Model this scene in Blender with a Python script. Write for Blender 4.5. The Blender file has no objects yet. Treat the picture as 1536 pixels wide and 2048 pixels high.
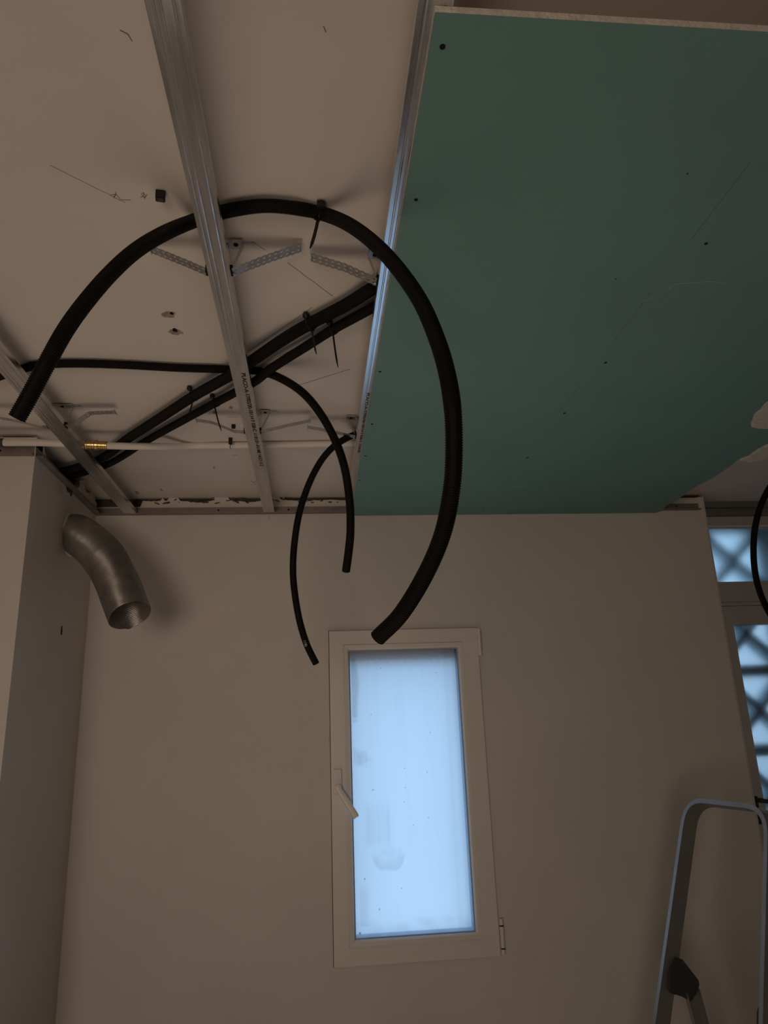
import bpy, bmesh, math, random
from mathutils import Vector, Matrix, noise

C = bpy.context.scene.collection
sc = bpy.context.scene
random.seed(7)

# ---------------------------------------------------------------- camera
CAMZ = 1.55                       # height of the lens above the floor
FPX = 1449.3                      # focal length in pixels of the 1536x2048 frame
RX = Vector((0.99513458, -0.09150769, -0.03651714))
UP = Vector((0.00875404, -0.28705142, 0.95787517))
FW = Vector((0.09813525, 0.95353438, 0.28485374))
cam_d = bpy.data.cameras.new('camera'); cam = bpy.data.objects.new('camera', cam_d); C.objects.link(cam)
M = Matrix((RX, UP, -FW)).transposed().to_4x4(); M.translation = (0, 0, CAMZ)
cam.matrix_world = M
cam_d.sensor_fit = 'HORIZONTAL'; cam_d.sensor_width = 36; cam_d.lens = FPX*36/1536
cam_d.clip_start = .02
sc.camera = cam

# ---------------------------------------------------------------- world, lights, exposure
SKY = (0.42, 0.68, 1.0); SKY_STR = 2.3
w = bpy.data.worlds.new('sky'); sc.world = w; w.use_nodes = True
nt = w.node_tree; nt.nodes.clear()
wo = nt.nodes.new('ShaderNodeOutputWorld'); bg = nt.nodes.new('ShaderNodeBackground')
tc = nt.nodes.new('ShaderNodeTexCoord'); sx = nt.nodes.new('ShaderNodeSeparateXYZ'); cr = nt.nodes.new('ShaderNodeValToRGB')
cr.color_ramp.elements[0].position = 0; cr.color_ramp.elements[0].color = (SKY[0]*.8, SKY[1]*.8, SKY[2]*.8, 1)
cr.color_ramp.elements[1].position = .6; cr.color_ramp.elements[1].color = (*SKY, 1)
nt.links.new(tc.outputs['Generated'], sx.inputs[0]); nt.links.new(sx.outputs['Z'], cr.inputs[0])
nt.links.new(cr.outputs[0], bg.inputs[0]); bg.inputs[1].default_value = SKY_STR
nt.links.new(bg.outputs[0], wo.inputs[0])

def area(name, loc, target, size, power, col, spread=180):
    l = bpy.data.lights.new(name, 'AREA'); l.shape = 'DISK'; l.size = size; l.energy = power; l.color = col
    l.spread = math.radians(spread)
    o = bpy.data.objects.new(name, l); C.objects.link(o); o.location = loc
    o.rotation_euler = (Vector(target)-Vector(loc)).to_track_quat('-Z', 'Y').to_euler()
    return o
WARM = (1.0, .80, .645)
area('rear_warm_fill', (-.9, -1.9, 1.3), (.1, 3.1, 1.2), 1.2, 8.6, WARM, 92)  # unseen warm light added behind the camera to brighten the back wall
area('ceiling_warm_fill', (-.30, 1.45, .12), (-.22, 1.62, 2.5), 1.9, 3.5, WARM, 105)  # unseen warm disc added near the floor to lift the slab
sc.view_settings.view_transform = 'Standard'; sc.view_settings.look = 'None'
sc.view_settings.gamma = 1; sc.view_settings.use_curve_mapping = False
sc.view_settings.exposure = 0

# ---------------------------------------------------------------- measures (metres above the floor / from the lens)
D = 3.0975                        # back wall
ZF = CAMZ + .921                  # underside of the metal channels
ZP = ZF - .0125                   # underside of the plasterboard
ZS = CAMZ + 1.0                   # underside of the concrete slab
XL = -.93                         # left wall
YJ = 2.385                        # wall piece facing the camera at far left
XR = 1.828                        # right end of the back wall
YD = 3.25                         # glazed door plane

def ray(px, py): return FW + RX*((px-768)/FPX) + UP*((1024-py)/FPX)
def at_z(px, py, z): d = ray(px, py); p = d*((z-CAMZ)/d.z); p.z += CAMZ; return p
def at_y(px, py, y): d = ray(px, py); p = d*(y/d.y); p.z += CAMZ; return p
def at_x(px, py, x): d = ray(px, py); p = d*(x/d.x); p.z += CAMZ; return p
def at_d(px, py, k): p = ray(px, py)*k; p.z += CAMZ; return p
def at_plane(px, py, p0, n):
    d = ray(px, py); o = Vector((0, 0, CAMZ)); return o + d*((p0-o).dot(n)/d.dot(n))

# ---------------------------------------------------------------- materials
def lin(r, g, b):
    f = lambda c: (c/255/12.92 if c/255 <= .04045 else ((c/255+.055)/1.055)**2.4)
    return (f(r), f(g), f(b))

def mat(name, col, rough=.8, metal=0, bump=0, bscale=60, var=0, vscale=3, spec=.5, stretch=None, rvar=0):
    m = bpy.data.materials.new(name); m.use_nodes = True; t = m.node_tree; b = t.nodes['Principled BSDF']
    b.inputs['Roughness'].default_value = rough; b.inputs['Metallic'].default_value = metal
    b.inputs['Specular IOR Level'].default_value = spec; b.inputs['Base Color'].default_value = (*col, 1)
    tcn = t.nodes.new('ShaderNodeTexCoord'); mp = t.nodes.new('ShaderNodeMapping')
    t.links.new(tcn.outputs['Object'], mp.inputs[0])
    if stretch: mp.inputs['Scale'].default_value = stretch
    if var:
        n = t.nodes.new('ShaderNodeTexNoise'); n.inputs['Scale'].default_value = vscale; n.inputs['Detail'].default_value = 5
        n.inputs['Roughness'].default_value = .6
        r = t.nodes.new('ShaderNodeValToRGB')
        r.color_ramp.elements[0].position = .3; r.color_ramp.elements[1].position = .7
        r.color_ramp.elements[0].color = (*[c*(1-var) for c in col], 1); r.color_ramp.elements[1].color = (*[min(1, c*(1+var)) for c in col], 1)
        t.links.new(mp.outputs[0], n.inputs['Vector']); t.links.new(n.outputs['Fac'], r.inputs[0]); t.links.new(r.outputs[0], b.inputs['Base Color'])
        if rvar:
            mr = t.nodes.new('ShaderNodeMapRange'); mr.inputs['To Min'].default_value = rough-rvar; mr.inputs['To Max'].default_value = rough+rvar
            t.links.new(n.outputs['Fac'], mr.inputs[0]); t.links.new(mr.outputs[0], b.inputs['Roughness'])
    if bump:
        n2 = t.nodes.new('ShaderNodeTexNoise'); n2.inputs['Scale'].default_value = bscale; n2.inputs['Detail'].default_value = 6
        bp = t.nodes.new('ShaderNodeBump'); bp.inputs['Strength'].default_value = bump; bp.inputs['Distance'].default_value = .01
        t.links.new(mp.outputs[0], n2.inputs['Vector']); t.links.new(n2.outputs['Fac'], bp.inputs['Height']); t.links.new(bp.outputs[0], b.inputs['Normal'])
    return m

m_wall = mat('smooth_wall_plaster', (.66, .61, .56), .9, bump=.05, bscale=25, var=.035, vscale=2.2, spec=.2)
m_slab = mat('painted_slab', (.72, .655, .59), .9, bump=.22, bscale=7, var=.04, vscale=1.8, spec=.2)
m_floor = mat('floor_screed', (.50, .46, .41), .9, bump=.1, var=.1)
m_masonry = mat('exposed_masonry', (.085, .065, .052), 1, bump=1, bscale=60, var=.5, vscale=30)
m_board = mat('green_board_paper', (.175, .318, .290), .85, bump=.03, bscale=90, var=.05, vscale=2.5, spec=.25)
m_gypsum = mat('gypsum_core', (.72, .66, .58), .95, bump=.6, bscale=160, var=.12, vscale=60)
m_zinc = mat('galvanised_steel', (.60, .60, .61), .22, metal=.92, bump=.05, bscale=30, var=.16, vscale=18, stretch=(4, .35, 4), rvar=.06)
m_strap = mat('galvanised_strap', (.50, .49, .47), .4, metal=.85, var=.15, vscale=60)
m_track = mat('dusty_track_steel', (.26, .235, .22), .5, metal=.6, bump=.1, bscale=80, var=.15, vscale=20)
m_black = mat('black_conduit_plastic', (.007, .006, .005), .55, var=.2, vscale=30, spec=.14)
m_tie = mat('black_nylon', (.008, .008, .008), .45, spec=.4)
m_pipe = mat('white_pipe_plastic', (.74, .68, .61), .45, var=.03)
m_brass = mat('brass_sleeve', (.55, .40, .16), .3, metal=.9, var=.2, vscale=90)
m_alu = mat('aluminium_foil_duct', (.50, .465, .43), .4, metal=.8, bump=.12, bscale=60, var=.15, vscale=25)
m_pvc = mat('white_window_plastic', (.74, .69, .63), .38, var=.015, spec=.45)
m_pvc2 = mat('grey_white_door_plastic', (.46, .44, .42), .45, var=.02)
m_dark = mat('dark_void', (.006, .005, .004), 1)
m_ink = mat('black_print_ink', (.02, .016, .012), .8)
m_pencil = mat('pencil_line', (.20, .16, .13), .9)
m_ladder = mat('ladder_aluminium', (.35, .34, .325), .44, metal=.75, bump=.04, bscale=40, var=.08, vscale=12)
m_hinge = mat('dark_grey_plastic', (.035, .036, .034), .55)
m_concrete = mat('breeze_block_concrete', (.50, .58, .62), .95, bump=.3, bscale=50, var=.1, vscale=12)
m_ground = mat('outdoor_paving', (.35, .35, .34), .95, var=.1)
m_gap = mat('brown_shadow_gap', (.10, .08, .065), .9)  # dark brown standing for shade in the gap round the sash
m_white = mat('white_print', (.5, .5, .48), .6)

def glass_mat(name, rough, tint, ior=1.35):
    m = bpy.data.materials.new(name); m.use_nodes = True; b = m.node_tree.nodes['Principled BSDF']
    b.inputs['Transmission Weight'].default_value = 1; b.inputs['Roughness'].default_value = rough
    b.inputs['Base Color'].default_value = (*tint, 1); b.inputs['IOR'].default_value = ior
    return m
m_glass_fine = glass_mat('softly_frosted_glass', .38, (.43, .44, .43), 1.3)
m_glass_grain = glass_mat('grainy_frosted_glass', .46, (.52, .55, .55), 1.35)
t = m_glass_grain.node_tree
_n = t.nodes.new('ShaderNodeTexNoise'); _n.inputs['Scale'].default_value = 260
_b = t.nodes.new('ShaderNodeBump'); _b.inputs['Strength'].default_value = .35; _b.inputs['Distance'].default_value = .004
_c = t.nodes.new('ShaderNodeTexCoord'); t.links.new(_c.outputs['Object'], _n.inputs['Vector'])
t.links.new(_n.outputs['Fac'], _b.inputs['Height']); t.links.new(_b.outputs[0], t.nodes['Principled BSDF'].inputs['Normal'])

def pane_mat():            # sandblasted pane: diffuses daylight; wipe marks and dust held in a colour attribute
    m = bpy.data.materials.new('sandblasted_glass'); m.use_nodes = True; t = m.node_tree; t.nodes.clear()
    o = t.nodes.new('ShaderNodeOutputMaterial'); tr = t.nodes.new('ShaderNodeBsdfTranslucent'); gl = t.nodes.new('ShaderNodeBsdfGlossy')
    at = t.nodes.new('ShaderNodeAttribute'); at.attribute_name = 'film'; mx = t.nodes.new('ShaderNodeMixShader'); mx.inputs[0].default_value = .04
    gl.inputs['Roughness'].default_value = .3
    t.links.new(at.outputs['Color'], tr.inputs['Color']); t.links.new(tr.outputs[0], mx.inputs[1]); t.links.new(gl.outputs[0], mx.inputs[2])
    t.links.new(mx.outputs[0], o.inputs[0]); return m
m_pane = pane_mat()

# ---------------------------------------------------------------- object helpers
def obj(name, bm, m, parent=None, smooth=False, label=None, keep=False):
    me = bpy.data.meshes.new(name)
    if not keep: bmesh.ops.recalc_face_normals(bm, faces=bm.faces)
    bm.to_mesh(me); bm.free(); me.materials.append(m)
    if smooth:
        for p in me.polygons: p.use_smooth = True
    o = bpy.data.objects.new(name, me); C.objects.link(o)
    if parent: o.parent = parent
    if label: o['label'] = label
    return o
def thing(name, label, cat, loc=(0, 0, 0), group=None):
    o = bpy.data.objects.new(name, None); o.empty_display_size = .05; C.objects.link(o); o['label'] = label; o['category'] = cat
    if group: o['group'] = group
    return o
def tag(o, label, cat, group=None):
    o['label'] = label; o['category'] = cat
    if group: o['group'] = group
    return o
def struct(o): o['kind'] = 'structure'; return o
def settle(root):
    """move an Empty to the base of its parts, keeping the parts where they are"""
    lo = Vector((1e9,)*3); hi = -lo
    for c in root.children:
        if c.type == 'MESH':
            for v in c.data.vertices:
                for i in range(3): lo[i] = min(lo[i], v.co[i]); hi[i] = max(hi[i], v.co[i])
    p = Vector(((lo.x+hi.x)/2, (lo.y+hi.y)/2, lo.z)); root.location = p
    for c in root.children: c.matrix_parent_inverse = Matrix.Translation(-p)
    return root

def box(bm, x0, x1, y0, y1, z0, z1, bev=0):
    r = bmesh.ops.create_cube(bm, size=1)
    for v in r['verts']: v.co = Vector(((x0+x1)/2+v.co.x*(x1-x0), (y0+y1)/2+v.co.y*(y1-y0), (z0+z1)/2+v.co.z*(z1-z0)))
    if bev:
        es = list({e for v in r['verts'] for e in v.link_edges})
        bmesh.ops.bevel(bm, geom=es, offset=bev, segments=3, affect='EDGES', profile=.6)
    return bm
def mbox(*a, **k): return box(bmesh.new(), *a, **k)
def prism(bm, pts, off):
    """closed polygon pts extruded by the vector off"""
    a = [bm.verts.new(p) for p in pts]; b = [bm.verts.new(Vector(p)+off) for p in pts]
    n = len(a)
    bm.faces.new(a); bm.faces.new(list(reversed(b)))
    for i in range(n): bm.faces.new((a[i], b[i], b[(i+1) % n], a[(i+1) % n]))
    return bm
def obox(bm, c, ax, ay, az, sx_, sy_, sz_, bev=0):
    ax, ay, az = Vector(ax).normalized(), Vector(ay).normalized(), Vector(az).normalized()
    r = bmesh.ops.create_cube(bm, size=1)
    for v in r['verts']:
        u = v.co.copy(); v.co = Vector(c)+ax*u.x*sx_+ay*u.y*sy_+az*u.z*sz_
    if bev:
        es = list({e for v in r['verts'] for e in v.link_edges}); bmesh.ops.bevel(bm, geom=es, offset=bev, segments=2, affect='EDGES')
    return bm
def catmull(P, per=24):
    P = [Vector(p) for p in P]; Q = [P[0]*2-P[1]]+P+[P[-1]*2-P[-2]]; out = []
    for i in range(1, len(Q)-2):
        a, b, c, d = Q[i-1:i+3]
        for k in range(per):
            t = k/per
            out.append(.5*((2*b)+(c-a)*t+(2*a-5*b+4*c-d)*t*t+(3*b-a-3*c+d)*t**3))
    out.append(P[-1]); return out
def resample(P, step):
    L = [0]
    for i in range(1, len(P)): L.append(L[-1]+(P[i]-P[i-1]).length)
    n = max(2, int(L[-1]/step)); out = []; j = 0
    for k in range(n+1):
        s = L[-1]*k/n
        while j < len(P)-2 and L[j+1] < s: j += 1
        f = (s-L[j])/max(1e-9, L[j+1]-L[j]); out.append(P[j].lerp(P[j+1], min(1, max(0, f))))
    return out, L[-1]
def frames(P):
    T = [(P[min(i+1, len(P)-1)]-P[max(i-1, 0)]).normalized() for i in range(len(P))]
    n = T[0].orthogonal().normalized(); N = []
    for t_ in T:
        n = (n - t_*n.dot(t_)).normalized(); N.append(n)
    return T, N
def tube(bm, P, rad, sides=16, cap=True):
    """rad: function(index) -> radius"""
    T, N = frames(P); rings = []
    for i, p in enumerate(P):
        b = T[i].cross(N[i]); r = rad(i) if callable(rad) else rad
        rings.append([bm.verts.new(p+(N[i]*math.cos(2*math.pi*k/sides)+b*math.sin(2*math.pi*k/sides))*r) for k in range(sides)])
    for i in range(len(rings)-1):
        A, B = rings[i], rings[i+1]
        for k in range(sides): bm.faces.new((A[k], A[(k+1) % sides], B[(k+1) % sides], B[k]))
    if cap: bm.faces.new(list(reversed(rings[0]))); bm.faces.new(rings[-1])
    return rings
def corrugated(name, pts, R, pitch=.0038, amp=.0011, m=m_black, sides=18, wall=.0012, inner=.05):
    """hollow ribbed conduit along a spline, its ends open"""
    P, L = resample(catmull(pts), pitch/4)
    bm = bmesh.new()
    prof = [0, 0, -amp, -amp]
    rings = tube(bm, P, lambda i: R+prof[i % 4], sides, cap=False)
    k = max(3, int(inner/(pitch/4)))
    for end in (0, 1):
        seg = P[:k] if end == 0 else P[-k:]
        T, N = frames(P); rr = []
        idx = range(k) if end == 0 else range(len(P)-k, len(P))
        for i in idx:
            b = T[i].cross(N[i]); r = R-amp-wall+(prof[i % 4]*.8)
            rr.append([bm.verts.new(P[i]+(N[i]*math.cos(2*math.pi*q/sides)+b*math.sin(2*math.pi*q/sides))*r) for q in range(sides)])
        for a, b_ in zip(rr, rr[1:]):
            for q in range(sides): bm.faces.new((a[q], b_[q], b_[(q+1) % sides], a[(q+1) % sides]))
        o_, i_, deep = (rings[0], rr[0], rr[-1]) if end == 0 else (rings[-1], rr[-1], rr[0])
        for q in range(sides): bm.faces.new((o_[q], i_[q], i_[(q+1) % sides], o_[(q+1) % sides]))
        bm.faces.new(deep)
    return obj(name, bm, m, smooth=False)
def text_mesh(name, s, size, loc, xdir, ydir, m, parent, length=None, depth=.0002, bold=0):
    cu = bpy.data.curves.new(name, 'FONT'); cu.body = s; cu.size = size; cu.extrude = depth; cu.offset = bold
    to = bpy.data.objects.new(name+'_tmp', cu); C.objects.link(to)
    dg = bpy.context.evaluated_depsgraph_get(); dg.update()
    me = bpy.data.meshes.new_from_object(to.evaluated_get(dg)); bpy.data.objects.remove(to)
    xs = [v.co.x for v in me.vertices]; k = (length/(max(xs)-min(xs))) if length else 1
    xd, yd = Vector(xdir).normalized(), Vector(ydir).normalized(); zd = xd.cross(yd)
    for v in me.vertices: v.co = Vector(loc)+xd*v.co.x*k+yd*v.co.y+zd*v.co.z
    me.materials.clear(); me.materials.append(m)
    o = bpy.data.objects.new(name, me); C.objects.link(o)
    if parent: o.parent = parent
    return o

# ================================================================ ROOM SHELL
XW = -2.4; YR = -3.0; XE = 3.0; YO = 3.33      # far-left wall, rear wall, right wall, outer face of back wall
struct(obj('floor', mbox(XW-.1, XE+.1, YR-.1, YO, -.1, 0), m_floor))
def ceiling_bm():
    bm = bmesh.new(); box(bm, XW-.1, XE+.1, YR-.1, YO+.1, ZS, ZS+.15); return bm
ceiling = struct(obj('ceiling', ceiling_bm(), m_slab))

def jag(x, s, lo, hi, thr=.0):
    """ragged top edge of the plaster where it stops short of the slab"""
    n = noise.noise(Vector((x*9, s, 0)))*.7+noise.noise(Vector((x*45, s+9, 0)))*.25
    if n > thr+.16: return ZS-.0005
    return lo+(hi-lo)*max(0, min(1, .5+n*1.3))

# ---- back wall: a plaster skin with a window opening over masonry
WX0, WX1, WZ0, WZ1 = .095, .668, CAMZ-.825, CAMZ+.372       # masonry opening
bm = bmesh.new(); yb = D+.02
box(bm, XL-.05, WX0, D, yb, 0, ZF-.05); box(bm, WX1, XR, D, yb, 0, ZF-.05)
box(bm, WX0, WX1, D, yb, 0, WZ0); box(bm, WX0, WX1, D, yb, WZ1, ZF-.05)
n = 300
xs_ = [XL-.05+(XR-XL+.05)*i/n for i in range(n+1)]
top = []
for x in xs_:
    z = jag(x, 3.1, CAMZ+.976, CAMZ+.990, .02)
    if x < -.74: z = CAMZ+.958
    if .16 < x < 1.6: z = ZS-.0005
    top.append(z)
for i in range(n):
    a, b = xs_[i], xs_[i+1]
    va = [bm.verts.new(p) for p in ((a, D, ZF-.05), (b, D, ZF-.05), (b, D, top[i+1]), (a, D, top[i]))]
    vb = [bm.verts.new(p) for p in ((a, yb, top[i]), (b, yb, top[i+1]))]
    bm.faces.new(va); bm.faces.new((va[3], va[2], vb[1], vb[0]))
wall_back = struct(obj('wall_back', bm, m_wall, keep=True))
bm = bmesh.new()
box(bm, XL-.05, WX0, yb+.001, YO, 0, ZS); box(bm, WX1, XR-.002, yb+.001, YO, 0, ZS)
box(bm, WX0, WX1, yb+.001, YO, 0, WZ0); box(bm, WX0, WX1, yb+.001, YO, WZ1, ZS)
obj('exposed_masonry', bm, m_masonry, wall_back)
# plaster skin on the reveal of the right end of the wall
obj('plaster_reveal', mbox(XR-.001, XR+.004, D, YO, 0, ZS-.01), m_wall, wall_back)
# outside reveal lining of the small window
bm = bmesh.new()
box(bm, WX0-.0, WX0+.006, D+.075, YO+.002, WZ0, WZ1); box(bm, WX1-.006, WX1, D+.075, YO+.002, WZ0, WZ1)
box(bm, WX0, WX1, D+.075, YO+.002, WZ1-.006, WZ1); box(bm, WX0, WX1, D+.075, YO+.03, WZ0, WZ0+.006)
obj('render_reveal', bm, m_wall, wall_back)

# ---- left wall: lower plaster, ragged edge above the track and a knocked-out hole
hole_y0 = at_x(118, 938, XL).y; hole_y1 = at_x(172, 962, XL).y
bm = bmesh.new()
box(bm, XL-.02, XL, YJ+.0605, D, 0, ZF+.002)
n = 160
for i in range(n):
    def zt(y):
        if 2.46 < y < 2.86:
            return CAMZ+.936+.012*noise.noise(Vector((y*40, 5, 0)))+.03*max(0, abs((y-2.66)/.19)**3)
        return jag(y, 8.3, CAMZ+.975, CAMZ+.99, -.1)
    a = YJ+(D-YJ)*i/n; b = YJ+(D-YJ)*(i+1)/n
    va = [bm.verts.new(p) for p in ((XL, a, ZF), (XL, b, ZF), (XL, b, zt(b)), (XL, a, zt(a)))]
    vb = [bm.verts.new(p) for p in ((XL-.02, a, zt(a)), (XL-.02, b, zt(b)))]
    bm.faces.new(va); bm.faces.new((va[3], va[2], vb[1], vb[0]))
wall_left = struct(obj('wall_left', bm, m_wall))
obj('exposed_masonry', mbox(XL-.16, XL-.021, YJ+.06, D+.02, 0, ZF+.005), m_masonry, wall_left)
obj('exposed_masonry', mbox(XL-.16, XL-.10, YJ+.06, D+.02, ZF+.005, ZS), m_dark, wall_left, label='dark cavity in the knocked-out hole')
bm = mbox(XL-.12, XL-.021, YJ+.02, 2.50, ZF+.005, ZS); box(bm, XL-.12, XL-.021, 2.85, D+.02, ZF+.005, ZS)
obj('exposed_masonry', bm, m_masonry, wall_left)
# left wall piece facing the room
wall_fl = struct(obj('wall_left_front', mbox(XW, XL, YJ, YJ+.06, 0, ZS-.012), m_wall))
struct(obj('wall_far_left', mbox(XW-.1, XW, YR, YJ+.06, 0, ZS), m_wall))
struct(obj('wall_rear', mbox(XW-.1, XE+.1, YR-.1, YR, 0, ZS), m_wall))
struct(obj('wall_right', mbox(XE, XE+.1, YR, YO, 0, ZS), m_wall))
# small drill hole low on the left wall, pencil tick under the channel
p = at_x(123, 1261, XL)
bm = bmesh.new(); prism(bm, [(XL+.0004, p.y+.012*a, p.z+.018*b) for a, b in ((-.5, .9), (.1, 1), (.25, .4), (.6, .1), (.5, -.8), (-.4, -1), (-.6, 0))], Vector((.0008, 0, 0)))
obj('drill_hole', bm, m_dark, wall_left)
obj('pencil_tick', mbox(-.192, -.1905, D-.0006, D, ZF-.03, ZF-.006), m_pencil, wall_back)
# ridge of filler beside the window, left side
bm = bmesh.new(); pts = []
L_ = [(651, 1322), (648, 1380), (650, 1420), (653, 1440), (652, 1485)]; R_ = [(657, 1322), (658, 1380), (659, 1430), (660, 1450), (657, 1487)]
prism(bm, [at_y(x, y, D) for x, y in L_]+[at_y(x, y, D) for x, y in reversed(R_)], Vector((0, -.003, 0)))
bmesh.ops.bevel(bm, geom=list(bm.edges), offset=.001, segments=1, affect='EDGES')
obj('filler_ridge', bm, m_wall, wall_back)

# ---- marks on the slab
def strip(bm, pts, wd, z, th=.0005):
    pts = [Vector(p) for p in pts]
    for a, b in zip(pts, pts[1:]):
        d = (b-a).normalized(); s = Vector((-d.y, d.x, 0))*wd/2
        prism(bm, [a-s, a+s, b+s, b-s], Vector((0, 0, -th)))
    return bm
def wob(a, b, n, amp, seed):
    out = []
    for i in range(n+1):
        t_ = i/n; p = Vector(a).lerp(Vector(b), t_); p.x += amp*noise.noise(Vector((t_*6, seed, 0))); p.y += amp*noise.noise(Vector((t_*6, seed, 7))); out.append(p)
    return out
for (a, b, wd) in (((505, 483), (530, 500), .0012), ((575, 525), (665, 592), .0014), ((598, 770), (700, 738), .0018), ((498, 702), (625, 614), .0012), ((540, 722), (618, 682), .0009), ((100, 330), (250, 405), .0007)):
    A = at_z(*a, ZS); B = at_z(*b, ZS)
    obj('hairline_crack', strip(bmesh.new(), wob(A, B, 8, .0014, wd*1e4), wd, ZS), m_pencil, ceiling)
def blob(cx, cy, rx, ry, m, name, seed, n=14, th=.0006, parent=ceiling, z=ZS):
    c = at_z(cx, cy, z); ex = (at_z(cx+rx, cy, z)-c).length; ey = (at_z(cx, cy+ry, z)-c).length; pts = []
    for i in range(n):
        a = 2*math.pi*i/n; k = 1+.45*noise.noise(Vector((math.cos(a)*1.7, math.sin(a)*1.7, seed)))
        pts.append(c+Vector((math.cos(a)*ex*k, math.sin(a)*ey*k, 0)))
    bm = bmesh.new(); prism(bm, pts, Vector((0, 0, -th))); return obj(name, bm, m, parent)
m_spall = mat('bare_concrete_chip', (.36, .30, .25), .95, bump=.8, bscale=120, var=.3, vscale=60)
blob(336, 629, 14, 6, m_spall, 'spalled_chip', 1.3); blob(345, 626, 6, 3, m_spall, 'spalled_chip', 4.3)
blob(352, 664, 13, 5, m_spall, 'spalled_chip', 2.2, th=.001); blob(350, 660, 6, 3, m_dark, 'spalled_chip', 6.1, th=.0012)
blob(430, 825, 5, 3, m_spall, 'spalled_chip', 3.1); blob(433, 846, 1, 1, m_spall, 'spalled_chip', 3.9)
blob(428, 935, 2, 2, m_spall, 'spalled_chip', 8.8); blob(462, 815, 4, 3, m_spall, 'spalled_chip', 9.8)
blob(274, 985, 4, 3, m_spall, 'spalled_chip', 7.8); blob(323, 980, 3, 2, m_spall, 'spalled_chip', 5.8)
def scrawl(segs, wd=.0011, name='pencil_mark'):
    bm = bmesh.new()
    for s in segs: strip(bm, [at_z(x, y, ZS) for x, y in s], wd, ZS)
    return obj(name, bm, m_pencil, ceiling)
scrawl([[(220, 390), (232, 388), (240, 397)], [(228, 397), (232, 384)], [(232, 390), (226, 394)], [(238, 399), (262, 400)]])
scrawl([[(282, 386), (286, 392), (281, 395)], [(287, 385), (291, 391)], [(289, 396), (294, 388)], [(284, 392), (292, 394)], [(286, 384), (289, 398)]])
scrawl([[(502, 962), (507, 965), (513, 962)], [(508, 965), (510, 970)], [(500, 944), (502, 945)]], .0016)
scrawl([[(453, 834), (475, 834)], [(465, 911), (476, 909)], [(571, 990), (583, 994), (594, 1003)]], .0013)
scrawl([[(647, 52), (652, 64)], [(240, 60), (256, 68), (264, 82)]], .0015)

# ---- ragged plaster lumps at the head of the back wall
bm = bmesh.new()
for k in range(26):
    x = -.70+.84*k/26+random.uniform(-.01, .01); s = random.uniform(.004, .012)
    obox(bm, (x, D+.002, CAMZ+.985+random.uniform(-.012, .004)), (1, random.uniform(-.4, .4), random.uniform(-.5, .5)), (random.uniform(-.3, .3), 1, 0), (0, .2, 1), s*3, s, s*.7, .001)
obj('broken_plaster', bm, m_masonry, wall_back)

# ================================================================ TRACKS ALONG THE WALLS
def screw_head(bm, c, nrm, r=.004):
    nrm = Vector(nrm).normalized(); t1 = nrm.orthogonal().normalized(); t2 = nrm.cross(t1)
    ring = [Vector(c)+(t1*math.cos(a)+t2*math.sin(a))*r for a in [2*math.pi*i/12 for i in range(12)]]
    prism(bm, ring, nrm*.0015); return bm
def angle_track(name, label, a, b, inward, screws):
    """L-shaped perimeter angle from a to b on a wall; inward = direction off the wall"""
    r = thing(name, label, 'metal track', group=None)
    a, b, inw = Vector(a), Vector(b), Vector(inward); up = Vector((0, 0, 1)); t_ = .0012
    bm = bmesh.new(); d = b-a
    prism(bm, [a, a+inw*t_, a+inw*t_+up*.034, a+up*.034], d)
    obj('wall_leg', bm, m_track, r)
    bm = bmesh.new(); prism(bm, [a+inw*t_, a+inw*.026, a+inw*.026+up*.004, a+inw*.0248+up*.004, a+inw*.0248+up*t_, a+inw*t_+up*t_], d)
    obj('support_leg', bm, m_track, r)
    bm = bmesh.new()
    for s in screws: screw_head(bm, a+d*s+inw*t_+up*.02, inw)
    if screws: obj('screw', bm, m_dark, r) if len(screws) == 1 else None
    if len(screws) > 1:
        bm.free()
        for s in screws: obj('screw', screw_head(bmesh.new(), a+d*s+inw*t_+up*.02, inw), m_dark, r)
    return settle(r)
sx0 = XL+.002
def fr(px): return (at_y(px, 1018, D).x-sx0)/(1.80-sx0)
angle_track('wall_track', 'long thin metal track along the head of the wall over the small window', (sx0, D-.0005, ZF-.0015), (1.80, D-.0005, ZF-.0015), (0, -1, 0), [fr(437), fr(577), fr(1353)])
angle_track('wall_track', 'dusty metal track along the left wall under the knocked-out hole', (XL+.0005, YJ+.002, ZF-.0015), (XL+.0005, D-.028, ZF-.0015), (1, 0, 0), [.12])
angle_track('wall_track', 'short metal track on the far-left wall piece below the white pipe', (-1.55, YJ-.0005, ZF-.0015), (XL-.003, YJ-.0005, ZF-.0015), (0, -1, 0), [.82])

# ================================================================ CEILING CHANNELS
def channel(label, x0, x1, y0, y1, name='ceiling_channel'):
    r = thing(name, label, 'metal channel')
    # web profile with three shallow rolled grooves, then flanges with return lips
    W = x1-x0; P = [(0, .0)]
    for g in (.22, .42, .80):
        P += [(W*g-.0024, 0), (W*g-.0008, .00035), (W*g+.0008, .00035), (W*g+.0024, 0)]
    P += [(W, 0)]
    web = [(x, z) for x, z in P]; inner = [(x, z+.0009) for x, z in reversed(P)]
    bm = bmesh.new(); prism(bm, [Vector((x0+x, y0, ZF+z)) for x, z in web+inner], Vector((0, y1-y0, 0)))
    obj('web', bm, m_zinc, r)
    for s, xe in ((1, x0), (-1, x1)):
        bm = bmesh.new(); t_ = .0009*s
        prism(bm, [Vector((xe+a, y0, ZF+b)) for a, b in ((0, .0002), (t_, .0002), (t_, .0172), (s*.006, .0172), (s*.006, .018), (0, .018))], Vector((0, y1-y0, 0)))
        obj('flange', bm, m_zinc, r)
    return r
ch1 = channel('long metal ceiling channel in the middle of the open ceiling, printed with black lettering', -.213, -.166, -1.4, 3.076)
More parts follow.
